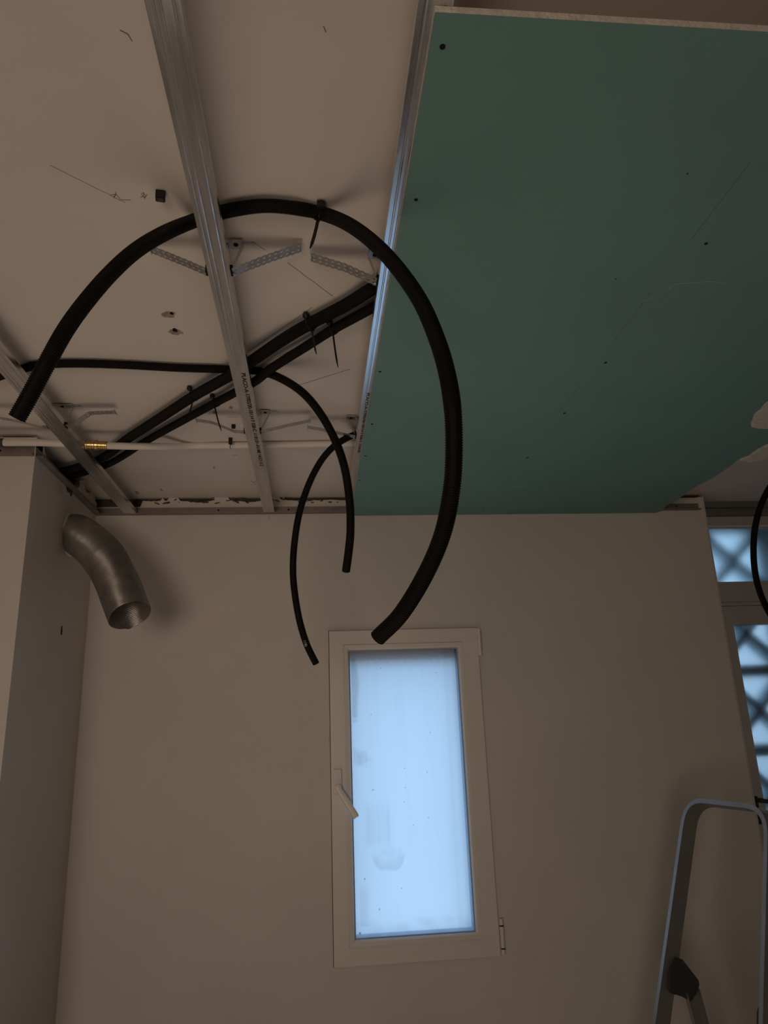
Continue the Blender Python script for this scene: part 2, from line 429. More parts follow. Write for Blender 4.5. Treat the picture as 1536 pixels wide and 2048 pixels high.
ch2 = channel('metal ceiling channel beside the left wall, crossed by the big black hoop', -.806, -.755, -1.4, 3.074)
ch3 = channel('metal ceiling channel holding the left edge of the green board, shining blue', .146, .193, -.6, 3.074)
ya = at_z(486, 746, ZF).y; yb_ = at_z(523, 932, ZF).y
text_mesh('printed_lettering', 'PLACO-A-17/02/20-10114 F 530-C 11:01:01-AV-ME 14:57:11-2', .0155, (-.1865, ya, ZF-.0002), (0, 1, 0), (1, 0, 0), m_ink, ch1, length=yb_-ya, bold=.0004)
ya = at_z(740, 786, ZF).y; yb_ = at_z(718, 905, ZF).y
text_mesh('printed_lettering', 'PLACO-A-17/02/20-10114 F 530-C 11:01:01', .011, (.1585, ya, ZF-.0002), (0, 1, 0), (1, 0, 0), m_ink, ch3, length=yb_-ya, bold=.0003)
for c_ in (ch1, ch2, ch3): settle(c_)

# ================================================================ GREEN PLASTERBOARD
board = thing('plasterboard_sheet', 'large green moisture-resistant plasterboard screwed under the ceiling, right half', 'plasterboard')
bx0 = .168
edge = [(bx0, .722), (bx0, D-.003), (1.585, D-.003), (1.60, D-.045)]
rg = random.Random(3)
yy = D-.10
while yy > 2.42:
    edge.append((1.588+rg.uniform(-.008, .008), yy)); yy -= rg.uniform(.05, .11)
edge += [(1.580, 2.40), (1.612, 2.33), (1.625, 2.27), (1.66, 2.25), (1.80, 2.22), (1.98, 2.20), (1.98, .722)]
bm = bmesh.new(); prism(bm, [Vector((x, y, ZP)) for x, y in edge], Vector((0, 0, .0008)))
obj('face_paper', bm, m_board, board)
bm = bmesh.new(); prism(bm, [Vector((x, y, ZP+.0008)) for x, y in edge], Vector((0, 0, .0114)))
obj('gypsum_core', bm, m_gypsum, board)
for px, py, r_ in ((885, 93, .0042), (832, 399, .0034), (760, 743, .0038), (744, 848, .0038), (731, 912, .0034), (719, 960, .003), (1412, 487, .0036), (1211, 725, .0042), (1129, 826, .0042), (1055, 915, .0042), (966, 1020, .003), (1375, 347, .0015), (1231, 558, .0015)):
    p = at_z(px, py, ZP)
    bm = bmesh.new(); c0 = Vector((p.x, p.y, ZP-.0010)); prism(bm, [c0+Vector((math.cos(a)*r_, math.sin(a)*r_, 0)) for a in [2*math.pi*i/14 for i in range(14)]], Vector((0, 0, .0009)))
    o = obj('screw', bm, m_dark, board)
# pencil line snapped along the hidden channel, and scuffs
a = at_z(1500, 325, ZP); b = at_z(985, 1000, ZP)
m_gline = mat('pencil_on_board', (.12, .19, .165), .8); m_scuff = mat('chalky_scuff', (.36, .47, .42), .9)
rg = random.Random(5); k = 0
while k < 1:
    k2 = min(1, k+rg.uniform(.05, .14)); obj('pencil_line', strip(bmesh.new(), wob(a.lerp(b, k), a.lerp(b, k2), 3, .002, k*9), .0013, ZP, .0003), m_gline, board); k = k2+rg.uniform(.03, .12)
for S_ in ([(1336, 578), (1345, 572), (1352, 568)], [(1352, 568), (1380, 566), (1420, 563), (1450, 566)], [(1288, 602), (1300, 597), (1306, 594)], [(1050, 352), (1052, 350)], [(1020, 975), (1040, 973), (1060, 977)], [(1085, 980), (1120, 977), (1140, 974)]):
    obj('scuff_mark', strip(bmesh.new(), [at_z(x, y, ZP) for x, y in S_], .0014, ZP, .0003), m_scuff, board)
# smear of filler near the right edge
pts = [at_z(x, y, ZP) for x, y in ((1540, 800), (1530, 806), (1520, 818), (1508, 828), (1505, 838), (1501, 845), (1503, 853), (1515, 856), (1530, 857), (1570, 858), (1600, 830), (1580, 800))]
bm = bmesh.new(); prism(bm, pts, Vector((0, 0, -.002))); obj('filler_smear', bm, m_gypsum, board)
settle(board)
# thin offcut hanging at the right end of the board: a sliver of the next sheet
pts = [at_z(x, y, ZP-.0004) for x, y in ((1480, 917), (1497, 911), (1515, 898), (1530, 890), (1560, 880), (1640, 868), (1660, 895), (1600, 905), (1540, 912), (1500, 920))]
bm = bmesh.new(); prism(bm, pts, Vector((0, 0, -.010)))
tag(obj('plasterboard_offcut', bm, m_gypsum), 'narrow pale plasterboard sliver jutting from the right edge of the green sheet', 'plasterboard')

# ================================================================ HANGERS
def perforated(bm, path, wdir, width, pitch=.0135, scallop=.0038, hole=.0034, th=.0008, rows=2):
    """punched strap with scalloped edges along path; wdir = direction of its width"""
    path = [Vector(p) for p in path]; L = sum((b-a).length for a, b in zip(path, path[1:])); P, L = resample(path, L/(2*max(1, round(L/pitch))+.01)); wdir = Vector(wdir).normalized()
    n = len(P)-1
    T, _ = frames(P)
    W = []
    for i in range(n+1):
        w_ = (wdir-T[i]*wdir.dot(T[i])).normalized(); W.append(w_)
    cells = n//2
    def pos(s, u):      # s in half-pitches (float), u across
        i = min(n-1, max(0, int(s))); f = s-i
        return P[i].lerp(P[i+1], f)+W[i].lerp(W[i+1], f)*u
    half = width/2
    for c in range(cells):
        s0 = 2*c; sm = s0+1; s1 = s0+2
        for row in range(rows):
            if rows == 1: u0, u1 = -half, half
            else: u0, u1 = ((-half, 0) if row == 0 else (0, half))
            uc = (u0+u1)/2
            e0 = scallop if (rows == 1 or row == 0) else 0; e1 = scallop if (rows == 1 or row == 1) else 0
            outer = [(s0, u0), (sm, u0-e0), (s1, u0), (s1, uc), (s1, u1), (sm, u1+e1), (s0, u1), (s0, uc)]
            h = hole; k = 2/pitch
            inner = [(sm+h*k*math.cos(a), uc+h*math.sin(a)) for a in [math.radians(d_) for d_ in (225, 270, 315, 0, 45, 90, 135, 180)]]
            vo = [bm.verts.new(pos(*q)) for q in outer]; vi = [bm.verts.new(pos(*q)) for q in inner]
            for j in range(8): bm.faces.new((vo[j], vo[(j+1) % 8], vi[(j+1) % 8], vi[j]))
    bmesh.ops.remove_doubles(bm, verts=bm.verts, dist=.00002)
    bmesh.ops.recalc_face_normals(bm, faces=bm.faces)
    g = bmesh.ops.solidify(bm, geom=list(bm.faces), thickness=th)
    return bm
def hanger(label, x0, x1, y, ztop_x, left, right, plate=(.03, .026), wd=.033):
    r = thing('ceiling_hanger', label, 'ceiling hanger', group=None)
    cx = ztop_x
    # plate fixed under the slab with its bent lip and fixing stud
    bm = bmesh.new(); box(bm, cx-plate[0]/2, cx+plate[0]/2, y-plate[1]/2, y+plate[1]/2, ZS-.0065, ZS-.0035, .0006)
    box(bm, cx-plate[0]/2, cx-plate[0]/2+.0012, y-plate[1]/2, y+plate[1]/2, ZS-.012, ZS-.004)
    obj('fixing_plate', bm, m_strap, r)
    bm = bmesh.new(); screw_head(bm, (cx, y, ZS-.0065), (0, 0, -1), .005); prism(bm, [Vector((cx+.003*math.cos(a), y+.003*math.sin(a), ZS)) for a in [i*math.pi/4 for i in range(8)]], Vector((0, 0, -.004)))
    obj('anchor_stud', bm, m_dark, r)
    obj('locking_pin', box(bmesh.new(), cx+plate[0]/2-.001, cx+plate[0]/2+.024, y-.0025, y+.0025, ZS-.0052, ZS-.0035), m_strap, r)
    for s, xe, arm in ((-1, x0, left), (1, x1, right)):
        xe2 = xe+s*.0025
        topx = cx+s*plate[0]/2
        bm = perforated(bmesh.new(), [(topx, y, ZS-.006), (xe2, y, ZF+.012)], (0, 1, 0), .014, rows=1, hole=.0032, pitch=.010, scallop=.001)
        obj('strap', bm, m_strap, r)
        obj('clip', box(bmesh.new(), min(xe, xe2+s*.002), max(xe, xe2+s*.002), y-.010, y+.010, ZF+.001, ZF+.016, .0008), m_dark, r)
        if arm:
            bm = perforated(bmesh.new(), [(xe2, y, ZF+.004)]+arm, (0, 1, 0.15), wd)
            obj('arm', bm, m_strap, r)
            e = Vector(arm[-1]); bm = obox(bmesh.new(), e, (1, 0, 0), (0, 1, 0), (0, 0, 1), .0015, wd+.004, .005)
            obj('end_tab', bm, m_strap, r)
            q_ = Vector((xe2+s*.004, y, ZF+.004)); bm = bmesh.new(); screw_head(bm, q_+Vector((0, .004, -.0005)), (0, 0, -1), .0034)
            obj('rivet', bm, m_strap, r)
    return settle(r)
def A(px, py, y): p = at_y(px, py, y); p.z = min(p.z, ZS-.008); return tuple(p)
y1 = 1.333; hanger('perforated hanger on the middle channel, nearer one inside the big black hoop', -.213, -.166, y1, -.157, [A(370, 525, y1), A(300, 497, y1)], [A(535, 517, y1), A(603, 493, y1)], plate=(.030, .030))
y2 = 2.185; hanger('perforated hanger on the middle channel, farther one level with the printed lettering', -.213, -.166, y2, -.150, [A(470, 863, y2), A(425, 845, y2), A(392, 840, y2)], [A(570, 852, y2), A(621, 841, y2)])
y3 = 2.147; hanger('perforated hanger on the channel beside the left wall, arms bent outward', -.806, -.755, y3, -.772, [A(85, 855, y3), A(40, 843, y3), A(-20, 832, y3)], [A(150, 849, y3), A(163, 838, y3), A(180, 826, y3), A(231, 824, y3)], plate=(.064, .024))
y4 = 1.355; hanger('perforated hanger on the blue-shining channel, nearer one touching the big black hoop', .146, .193, y4, .141, [A(690, 535, y4), A(622, 514, y4)], None)
y5 = 2.225; hanger('perforated hanger on the blue-shining channel, farther one above the thin black loop', .146, .193, y5, .130, [A(660, 862, y5), A(615, 854, y5)], None)

# ================================================================ CONDUITS
zA = ZS-.016
ptsA = [at_d(755, 1276, 1.19), at_d(802, 1228, 1.17), at_d(850, 1150, 1.14), at_d(885, 1068, 1.12), at_d(903, 980, 1.10), at_d(908, 900, 1.10), at_d(905, 815, 1.10), at_d(892, 738, 1.13), at_d(870, 668, 1.17),
        at_d(838, 598, 1.22), at_d(790, 530, 1.28), at_d(742, 481, 1.34), at_d(692, 446, 1.40), at_z(640, 426, zA), at_z(580, 415, zA), at_z(520, 412, zA), at_z(450, 423, zA), at_z(390, 441, zA), at_d(330, 466, 1.33), at_d(272, 501, 1.28),
        at_d(220, 548, 1.24), at_d(170, 606, 1.20), at_d(130, 662, 1.17), at_d(92, 730, 1.15), at_d(60, 790, 1.15), at_d(34, 836, 1.15)]
tag(corrugated('corrugated_conduit', ptsA, .0138, amp=.0012), 'thick black conduit in a big hoop, hanging from the slab before the green board', 'conduit')
zB = ZS-.0125
ptsB = [at_z(-90, 775, zB), at_z(-30, 762, zB), at_z(35, 741, zB), at_z(80, 730, zB), at_z(150, 727, zB), at_z(250, 730, zB), at_z(360, 736, zB), at_z(460, 739, zB), at_z(520, 743, zB), at_d(562, 757, 2.035), at_d(605, 785, 2.02), at_d(640, 826, 2.0), at_d(670, 880, 1.99), at_d(689, 935, 1.98),
        at_d(699, 1000, 1.98), at_d(701, 1060, 1.99), at_d(697, 1105, 2.01), at_d(692, 1142, 2.03)]
tag(corrugated('corrugated_conduit', ptsB, .0117, amp=.0011), 'black conduit running from the left channel across the slab, end hanging beside the green board', 'conduit')
ptsC = [at_z(790, 840, zB), at_z(745, 856, zB), at_z(712, 868, zB-.005), at_d(690, 878, 2.40), at_d(665, 895, 2.37), at_d(640, 925, 2.36), at_d(617, 970, 2.35), at_d(599, 1025, 2.33), at_d(589, 1085, 2.31), at_d(586, 1140, 2.30), at_d(590, 1190, 2.30), at_d(600, 1245, 2.30), at_d(614, 1290, 2.31), at_d(632, 1327, 2.32)]
cC = tag(corrugated('corrugated_conduit', ptsC, .0112, amp=.0009), 'thinnest black corrugated conduit hanging in a bow left of the window top', 'conduit')
c0 = at_d(609, 1286, 2.30); v_ = (Vector((0, 0, CAMZ))-c0).normalized()
text_mesh('printed_lettering', '1190', .012, c0+v_*.0125-Vector((.004, 0, -.008)), (.25, 0, -1), (1, 0, .25), m_white, cC, length=.018)
ptsD = [at_z(1760, 880, ZS-.0115), at_z(1690, 893, ZS-.0115), at_d(1610, 920, 2.62), at_d(1560, 950, 2.60), at_d(1530, 992, 2.6), at_d(1512, 1045, 2.6), at_d(1507, 1100, 2.6), at_d(1512, 1155, 2.6), at_d(1528, 1205, 2.6), at_d(1556, 1250, 2.6), at_d(1600, 1285, 2.6)]
tag(corrugated('corrugated_conduit', ptsD, .0112, amp=.0009), 'black conduit loop cut by the right edge, hanging before the frosted door glass', 'conduit')
z1 = ZS-.042
def zz(lst): return [at_z(x, y, ZS-d/1000) for x, y, d in lst]
pD1 = zz([(860, 515, 30), (800, 545, 28), (745, 577, 26), (690, 611, 24), (619, 648, 24), (565, 680, 34), (508, 719, 42), (465, 748, 42), (430, 768, 38), (386, 793, 26), (320, 836, 26), (255, 878, 26), (195, 921, 28)]) + [Vector((XL-.09, 2.735, ZS-.030))]
tag(corrugated('corrugated_conduit', pD1, .0158, amp=.0010), 'upper and thicker of the two parallel black conduits strapped diagonally under the slab', 'conduit')
pD2 = zz([(860, 548, 30), (800, 583, 26), (742, 617, 24), (669, 657, 22), (607, 696, 32), (544, 736, 40), (511, 762, 40), (470, 785, 36), (430, 806, 24), (364, 842, 24), (292, 882, 24), (212, 930, 26)]) + [Vector((XL-.09, 2.80, ZS-.028))]
tag(corrugated('corrugated_conduit', pD2, .0128, amp=.0008), 'lower and thinner of the two parallel black conduits strapped diagonally under the slab', 'conduit')

# ================================================================ CABLE TIES
def cable_tie(label, c, axis, R, tail_to, wd=.0045, knob=.011, tail_w=None, square=False):
    """strap round a conduit at c, base on the slab, head and free tail"""
    r = thing('cable_tie', label, 'cable tie'); c = Vector(c); axis = Vector(axis).normalized(); tail_w = tail_w or wd
    n = axis.orthogonal().normalized(); b = axis.cross(n); bm = bmesh.new(); k = 28; rin, rout = R+.0002, R+.0016
    vs = [[bm.verts.new(c+axis*o+(n*math.cos(2*math.pi*i/k)+b*math.sin(2*math.pi*i/k))*rr) for o, rr in ((-wd/2, rin), (-wd/2, rout), (wd/2, rout), (wd/2, rin))] for i in range(k)]
    for i in range(k):
        A_, B_ = vs[i], vs[(i+1) % k]
        for j in range(4): bm.faces.new((A_[j], A_[(j+1) % 4], B_[(j+1) % 4], B_[j]))
    obj('strap', bm, m_tie, r)
    T = Vector(tail_to); toT = (T-c); side = (toT-axis*toT.dot(axis)).normalized()
    base_side = Vector((0, -1, .15)); base_side = (base_side-axis*base_side.dot(axis)).normalized()
    kb = c+base_side*(R+knob*.1); kb.z = ZS-knob*.8
    bm = bmesh.new()
    if square: obox(bm, kb, (1, 0, 0), (0, 1, 0), (0, 0, 1), knob*1.25, knob*1.0, knob*1.2, .001)
    else:
        bmesh.ops.create_uvsphere(bm, u_segments=14, v_segments=10, radius=knob*.9)
        for v in bm.verts: v.co = v.co+kb
    obj('base', bm, m_tie, r)
    bm = bmesh.new(); top_ = ZS; h_ = top_-kb.z
    prism(bm, [Vector((kb.x+math.cos(a)*.004, kb.y+math.sin(a)*.004, top_)) for a in [i*math.pi/5 for i in range(10)]], Vector((0, 0, -h_)))
    obj('wall_plug', bm, m_tie, r)
    hd = c+side*(R+.002)
    bm = obox(bmesh.new(), hd, side, axis, side.cross(axis), .005, wd*1.5, .007, .0006); obj('head', bm, m_tie, r)
    d = (T-hd); L = d.length; d.normalize(); view = (hd-Vector((0, 0, CAMZ))).normalized(); s = d.cross(view).normalized()
    bm = bmesh.new(); nseg = 8; pr = None; th = d.cross(s)*.0011
    for i in range(nseg+1):
        f = i/nseg; w_ = tail_w/2*(1 if f < .75 else 1-(f-.75)*2.6); p_ = hd+d*L*f+Vector((0, 0, -.006*math.sin(f*math.pi)))
        q = [bm.verts.new(p_+s*w_-th/2), bm.verts.new(p_-s*w_-th/2), bm.verts.new(p_-s*w_+th/2), bm.verts.new(p_+s*w_+th/2)]
        if pr:
            for j in range(4): bm.faces.new((pr[j], pr[(j+1) % 4], q[(j+1) % 4], q[j]))
        else: bm.faces.new(q)
        pr = q
    bm.faces.new(list(reversed(pr))); obj('tail', bm, m_tie, r)
    return settle(r)
cA = at_z(636, 425, zA)
cable_tie('wide cable tie fixing the top of the big black hoop, tail pointing down', cA, at_z(660, 434, zA)-at_z(615, 419, zA), .0138, at_d(620, 497, 1.40), wd=.0065, knob=.013, tail_w=.0065, square=True)
ax1 = (at_z(620, 650, z1)-at_z(565, 682, z1))
cable_tie('cable tie on the upper diagonal conduit between the middle and blue-shining channels', at_z(622, 647, ZS-.024), ax1, .0158, at_d(633, 709, 1.80), knob=.010)
cable_tie('cable tie on the lower diagonal conduit between the middle and blue-shining channels', at_z(667, 658, ZS-.022), ax1, .0128, at_d(676, 735, 1.78), knob=.010)
ax2 = (at_z(430, 804, z1)-at_z(364, 842, z1))
cable_tie('cable tie on the upper diagonal conduit left of the middle channel', at_z(388, 791, ZS-.026), ax2, .0158, at_d(378, 826, 2.15), knob=.009)
cable_tie('cable tie on the lower diagonal conduit left of the middle channel', at_z(432, 805, ZS-.024), ax2, .0128, at_d(443, 862, 2.10), knob=.009)
# lone anchor with a dangling tail on the slab
r = thing('cable_tie', 'small empty cable tie with short curled tail beside the white pipe', 'cable tie')
p = at_z(461, 882, ZS-.012); obj('base', obox(bmesh.new(), p, (1, 0, 0), (0, 1, 0), (0, 0, 1), .013, .010, .024, .001), m_tie, r)
bm = bmesh.new(); tube(bm, catmull([p+Vector((0, -.004, -.01)), p+Vector((.001, -.006, -.018)), p+Vector((-.001, -.004, -.024)), p+Vector((.002, -.002, -.030))], 5), .0013, 6); obj('tail', bm, m_tie, r); settle(r)
# plugs left in the slab
def plug(label, px, py, s, name='wall_plug'):
    r = thing(name, label, 'plastic plug'); p = at_z(px, py, ZS-s*.6)
    bm = bmesh.new(); obox(bm, p, (1, .15, 0), (-.15, 1, 0), (0, 0, 1), s*1.2, s, s*1.2, s*.08); obj('body', bm, m_tie, r)
    bm = bmesh.new(); obox(bm, p+Vector((0, 0, -s*.62)), (1, .15, 0), (-.15, 1, 0), (0, 0, 1), s*.8, s*.62, s*.08, s*.02); obj('socket', bm, m_hinge, r)
    return settle(r)
plug('black square plastic plug stuck in the slab left of the middle channel', 321, 392, .015)
plug('tiny black clip on the slab left of the middle channel, near the white pipe', 467, 853, .011)

# ================================================================ WHITE PIPE
r = thing('water_pipe', 'white plastic pipe running under the slab parallel to the back wall, with a brass joint', 'pipe')
zpl = ZS-.056
zp = ZS-.0125
P = [at_z(x, y, zp) for x, y in ((-110, 883), (-40, 884), (0, 885), (60, 885), (120, 887), (193, 891), (300, 893), (380, 892), (455, 891), (600, 889), (702, 887), (860, 884))]
# the pipe sags a little below the diagonal conduits it crosses
for i in range(len(P)):
    if -1.4 < P[i].x < -.55: P[i] = at_z(*((-110, 883), (-40, 884), (0, 885), (60, 885), (120, 887), (193, 891), (300, 893))[min(i, 6)], zpl)
bm = bmesh.new(); PP, L_ = resample(catmull(P, 10), .02); tube(bm, PP, .0118, 20); obj('pipe_run', bm, m_pipe, r, smooth=True)
for px_ in (193,):
    c = at_z(193, 890.5, zpl); dx = (P[6]-P[4]).normalized()
    bm = bmesh.new(); Q = [c+dx*(-.034+.068*i/48) for i in range(49)]
    def rad(i):
        f = i/48
        if .42 < f < .58: return .0175
        return .0142+(.0012 if (i//4) % 2 == 0 else 0)
    tube(bm, Q, rad, 20); obj('brass_sleeve', bm, m_brass, r)
c = at_z(3, 885, zpl)
bm = bmesh.new(); tube(bm, [c-dx*.012, c+dx*.006], .0145, 18); obj('coupling_ring', bm, m_hinge, r)
settle(r)

# ================================================================ DUCT
_c = at_x(148, 1075, XL)
cpts = [Vector((XL+.0015, 2.80, _c.z)), Vector((XL+.030, 2.793, _c.z-.002)), at_d(186, 1093, 2.69), at_d(213, 1123, 2.64), at_d(236, 1169, 2.58), at_d(249, 1204, 2.54), at_d(259.5, 1231, 2.505)]
P, L_ = resample(catmull(cpts), .0012); Rr = .073; T, N = frames(P); sides = 72
r = thing('flexible_duct', 'crumpled silver flexible ventilation duct curving out of the left wall', 'air duct')
bm = bmesh.new(); rings = []; rg = random.Random(2)
bend = lambda f: 1+.012*math.sin(f*40)
for i, p in enumerate(P):
    f = i/(len(P)-1); b = T[i].cross(N[i]); amp = .0022*(1.6-f) if i % 5 in (0, 1) else (0 if i % 5 == 2 else -.0012)
    ring = []
    for k in range(sides):
        a = 2*math.pi*k/sides
        dent = .003*noise.noise(Vector((math.cos(a)*1.6, math.sin(a)*1.6, f*5)))
        off = .006*noise.noise(Vector((math.cos(a)*4, math.sin(a)*4, 3))) if i == len(P)-1 else 0
        ring.append(bm.verts.new(p+T[i]*off+(N[i]*math.cos(a)+b*math.sin(a))*(Rr+amp+dent)))
    rings.append(ring)
for a_, b_ in zip(rings, rings[1:]):
    for k in range(sides): bm.faces.new((a_[k], a_[(k+1) % sides], b_[(k+1) % sides], b_[k]))
bmesh.ops.solidify(bm, geom=list(bm.faces), thickness=.0008)
obj('foil_tube', bm, m_alu, r, smooth=True)
# near-black disc at the wall end, standing for the shade deep in the tube
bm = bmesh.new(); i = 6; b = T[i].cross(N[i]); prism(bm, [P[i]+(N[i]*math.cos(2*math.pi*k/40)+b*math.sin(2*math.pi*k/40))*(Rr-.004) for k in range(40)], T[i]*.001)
obj('inner_shadow_disc', bm, m_dark, r)
settle(r)
# ring of filler round the duct hole
bm = bmesh.new(); n = 48; A0, A1 = [], []
cc = Vector((XL, P[0].y, P[0].z))
for k in range(n):
    a = 2*math.pi*k/n; r0 = .076; r1 = .086+.006*noise.noise(Vector((math.cos(a)*2, math.sin(a)*2, 1)))
    A0.append(bm.verts.new(cc+Vector((.006, math.cos(a)*r0, math.sin(a)*r0)))); A1.append(bm.verts.new(cc+Vector((.0003, math.cos(a)*r1, math.sin(a)*r1))))
for k in range(n): bm.faces.new((A0[k], A0[(k+1) % n], A1[(k+1) % n], A1[k]))
obj('filler_ring', bm, m_wall, wall_left, smooth=True)

# torn scrap caught on the left track
pts = [at_x(x, y, XL+.03) for x, y in ((132, 973), (138, 977), (144, 982), (143, 988), (141, 993), (139, 986), (135, 984), (133, 979))]
bm = bmesh.new(); prism(bm, pts, Vector((.003, 0, 0)))
tag(obj('tape_scrap', bm, m_tie), 'black torn scrap hanging from the track on the left wall', 'scrap')
# loose offcuts in the hole of the left wall
bm = bmesh.new(); c = at_x(160, 940, XL+.01)
tube(bm, [at_x(143, 958, XL+.005), at_x(158, 948, XL+.02), at_x(172, 946, XL+.03)], .003, 8)
tag(obj('cable_end', bm, m_strap), 'bare cable end poking out of the dark hole in the left wall', 'cable')
bm = bmesh.new(); obox(bm, at_x(165, 960, XL+.012), (0, 1, .2), (1, 0, .3), (0, 0, 1), .03, .012, .014, .003)
tag(obj('plaster_lump', bm, m_gypsum), 'pale broken lump of plaster at the mouth of the dark hole', 'plaster lump')

# ================================================================ SMALL WINDOW
win = struct(thing('window_1', 'small tall white tilt window with frosted pane', 'window'))
x0, x1, z0_, z1_ = .065, .700, CAMZ-.852, CAMZ+.398
gx0, gx1, gz0, gz1 = .146, .612, CAMZ-.768, CAMZ+.316
yf = D-.016
def frame_ring(bm, ox0, ox1, oz0, oz1, ix0, ix1, iz0, iz1, y0, y1, bev=0):
    O = [(ox0, oz0), (ox1, oz0), (ox1, oz1), (ox0, oz1)]; I = [(ix0, iz0), (ix1, iz0), (ix1, iz1), (ix0, iz1)]
    f0 = [bm.verts.new((x, y0, z)) for x, z in O]; f1 = [bm.verts.new((x, y0, z)) for x, z in I]
    b0 = [bm.verts.new((x, y1, z)) for x, z in O]; b1 = [bm.verts.new((x, y1, z)) for x, z in I]
    for i in range(4):
        j = (i+1) % 4
        bm.faces.new((f0[i], f0[j], f1[j], f1[i])); bm.faces.new((b0[i], b1[i], b1[j], b0[j]))
        bm.faces.new((f0[i], b0[i], b0[j], f0[j])); bm.faces.new((f1[i], f1[j], b1[j], b1[i]))
    return bm
bm = frame_ring(bmesh.new(), x0, x1, z0_, z1_, gx0-.021, gx1+.021, gz0-.024, gz1+.024, yf, D-.005)
bmesh.ops.bevel(bm, geom=[e for e in bm.edges if all(abs(v.co.y-yf) < 1e-6 for v in e.verts)], offset=.002, segments=2, affect='EDGES')
frame_ring(bm, x0+.012, x1-.012, z0_+.012, z1_-.012, gx0-.021, gx1+.021, gz0-.024, gz1+.024, D-.005, D-.0003)
obj('sash_frame', bm, m_pvc, win)
obj('outer_frame', frame_ring(bmesh.new(), WX0+.001, WX1-.001, WZ0+.001, WZ1-.001, gx0-.004, gx1-.010, gz0+.012, gz1-.046, D+.032, D+.074), m_pvc, win)
obj('shadow_gap_ring', frame_ring(bmesh.new(), x0-.0026, x1+.0022, z0_-.0024, z1_+.0028, x0+.004, x1-.004, z0_+.004, z1_-.004, D-.0045, D-.0002), m_gap, win)  # thin dark ring that paints the shadow line between sash and wall
# glazing bead: sloped moulding between sash and pane
bm = bmesh.new()
def bead(bm, inset0, inset1, y0, y1, g=.0):
    O = [(gx0-inset0, gz0-inset0*1.1), (gx1+inset0, gz0-inset0*1.1), (gx1+inset0, gz1+inset0*1.1), (gx0-inset0, gz1+inset0*1.1)]
    I = [(gx0-inset1, gz0-inset1), (gx1+inset1, gz0-inset1), (gx1+inset1, gz1+inset1), (gx0-inset1, gz1+inset1)]
    a = [bm.verts.new((x, y0, z)) for x, z in O]; b = [bm.verts.new((x, y1, z)) for x, z in I]
    for i in range(4): bm.faces.new((a[i], a[(i+1) % 4], b[(i+1) % 4], b[i]))
bead(bm, .0205, .0195, yf+.001, yf+.0005); bead(bm, .0195, .006, yf+.0005, yf+.0015); bead(bm, .006, .0015, yf+.0015, yf+.006); bead(bm, .0015, .0, yf+.006, yf+.018)
obj('glazing_bead', bm, m_pvc, win, keep=True)
bm = bmesh.new(); bead(bm, .0, -.0045, yf+.0175, yf+.0185)
m_seal = mat('grey_glazing_seal', (.30, .32, .36), .6); obj('glazing_seal', bm, m_seal, win, keep=True)
# pane with its wipe marks
bm = bmesh.new(); NX, NZ = 150, 340; py_ = yf+.021; grid = []
for j in range(NZ+1):
    grid.append([bm.verts.new((gx0-.004+(gx1-gx0+.008)*i/NX, py_, gz0-.004+(gz1-gz0+.008)*j/NZ)) for i in range(NX+1)])
for j in range(NZ):
    for i in range(NX): bm.faces.new((grid[j][i], grid[j][i+1], grid[j+1][i+1], grid[j+1][i]))
pane = obj('pane', bm, m_pane, win)
ca = pane.data.color_attributes.new('film', 'FLOAT_COLOR', 'POINT')
def sm(a, b, x): t_ = max(0, min(1, (x-a)/(b-a))); return t_*t_*(3-2*t_)
def film(u, v):          # u 0..1 left to right, v 0..1 top to bottom
    k = 1.0
    n_ = lambda a, b, s: noise.noise(Vector((u*a, v*b, s)))
    # streaked wipe along the left edge
    e = .035+.03*sm(.0, .12, v)-.02*sm(.12, .24, v)
    if .03 < v < .27: k -= .16*sm(.012, .03, abs(u-.02) if 0 else u)*sm(e+.04, e, u)*(1 if v < .25 else .5)
    # finger wipe near the handle
    vv = v-.12*u+.012*n_(12, 40, 14)
    if .355 < vv < .425 and .02 < u < .21: k -= .13*sm(.355, .375, vv)*sm(.425, .40, vv)*sm(.02, .035, u)*(1-sm(.10, .21, u+.05*n_(4, 90, 3)))*(.5+.9*max(0, n_(45, 6, 2)+.3))
    # vertical wipe under the handle, ending in a half-moon
    if .53 < v < .72 and .09 < u < .36: k -= .07*sm(.53, .60, v)*sm(.09, .13, u)*sm(.36, .30, u)*(.7+.8*n_(40, 2, 5))*sm(.72, .68, v)
    wx = .25*n_(9, 9, 31); du, dv = (u-.295)/.15+wx, (v-.735)/.055+wx*.6; rr = math.hypot(du, dv)
    if rr < 1.05 and dv > -.9: k -= .10*sm(1.08, .90, rr)*sm(-.75, .25, dv+.3*n_(30, 12, 9))*(.35+.65*sm(.2, .95, rr) if dv > 0 else .45+.4*n_(60, 20, 8))
    if .80 < v < .96 and .05 < u < .16: k -= .07*sm(.80, .86, v)*sm(.16-.02, .08, abs(u-.06)+.05)
    # smears along the bottom and the top
    if v > .93: k -= .09*max(0, n_(9, 30, 11)+.25)*sm(.93, .97, v)
    if .03 < v < .05: k -= .12*max(0, n_(30, 60, 4))
    k -= .03*max(0, n_(26, 2.2, 21)); k -= .03*sm(.85, .87, u)*sm(.91, .88, u)
    return k
rg = random.Random(11); specks = [(rg.random(), rg.random(), rg.uniform(.002, .004)) for _ in range(18)]
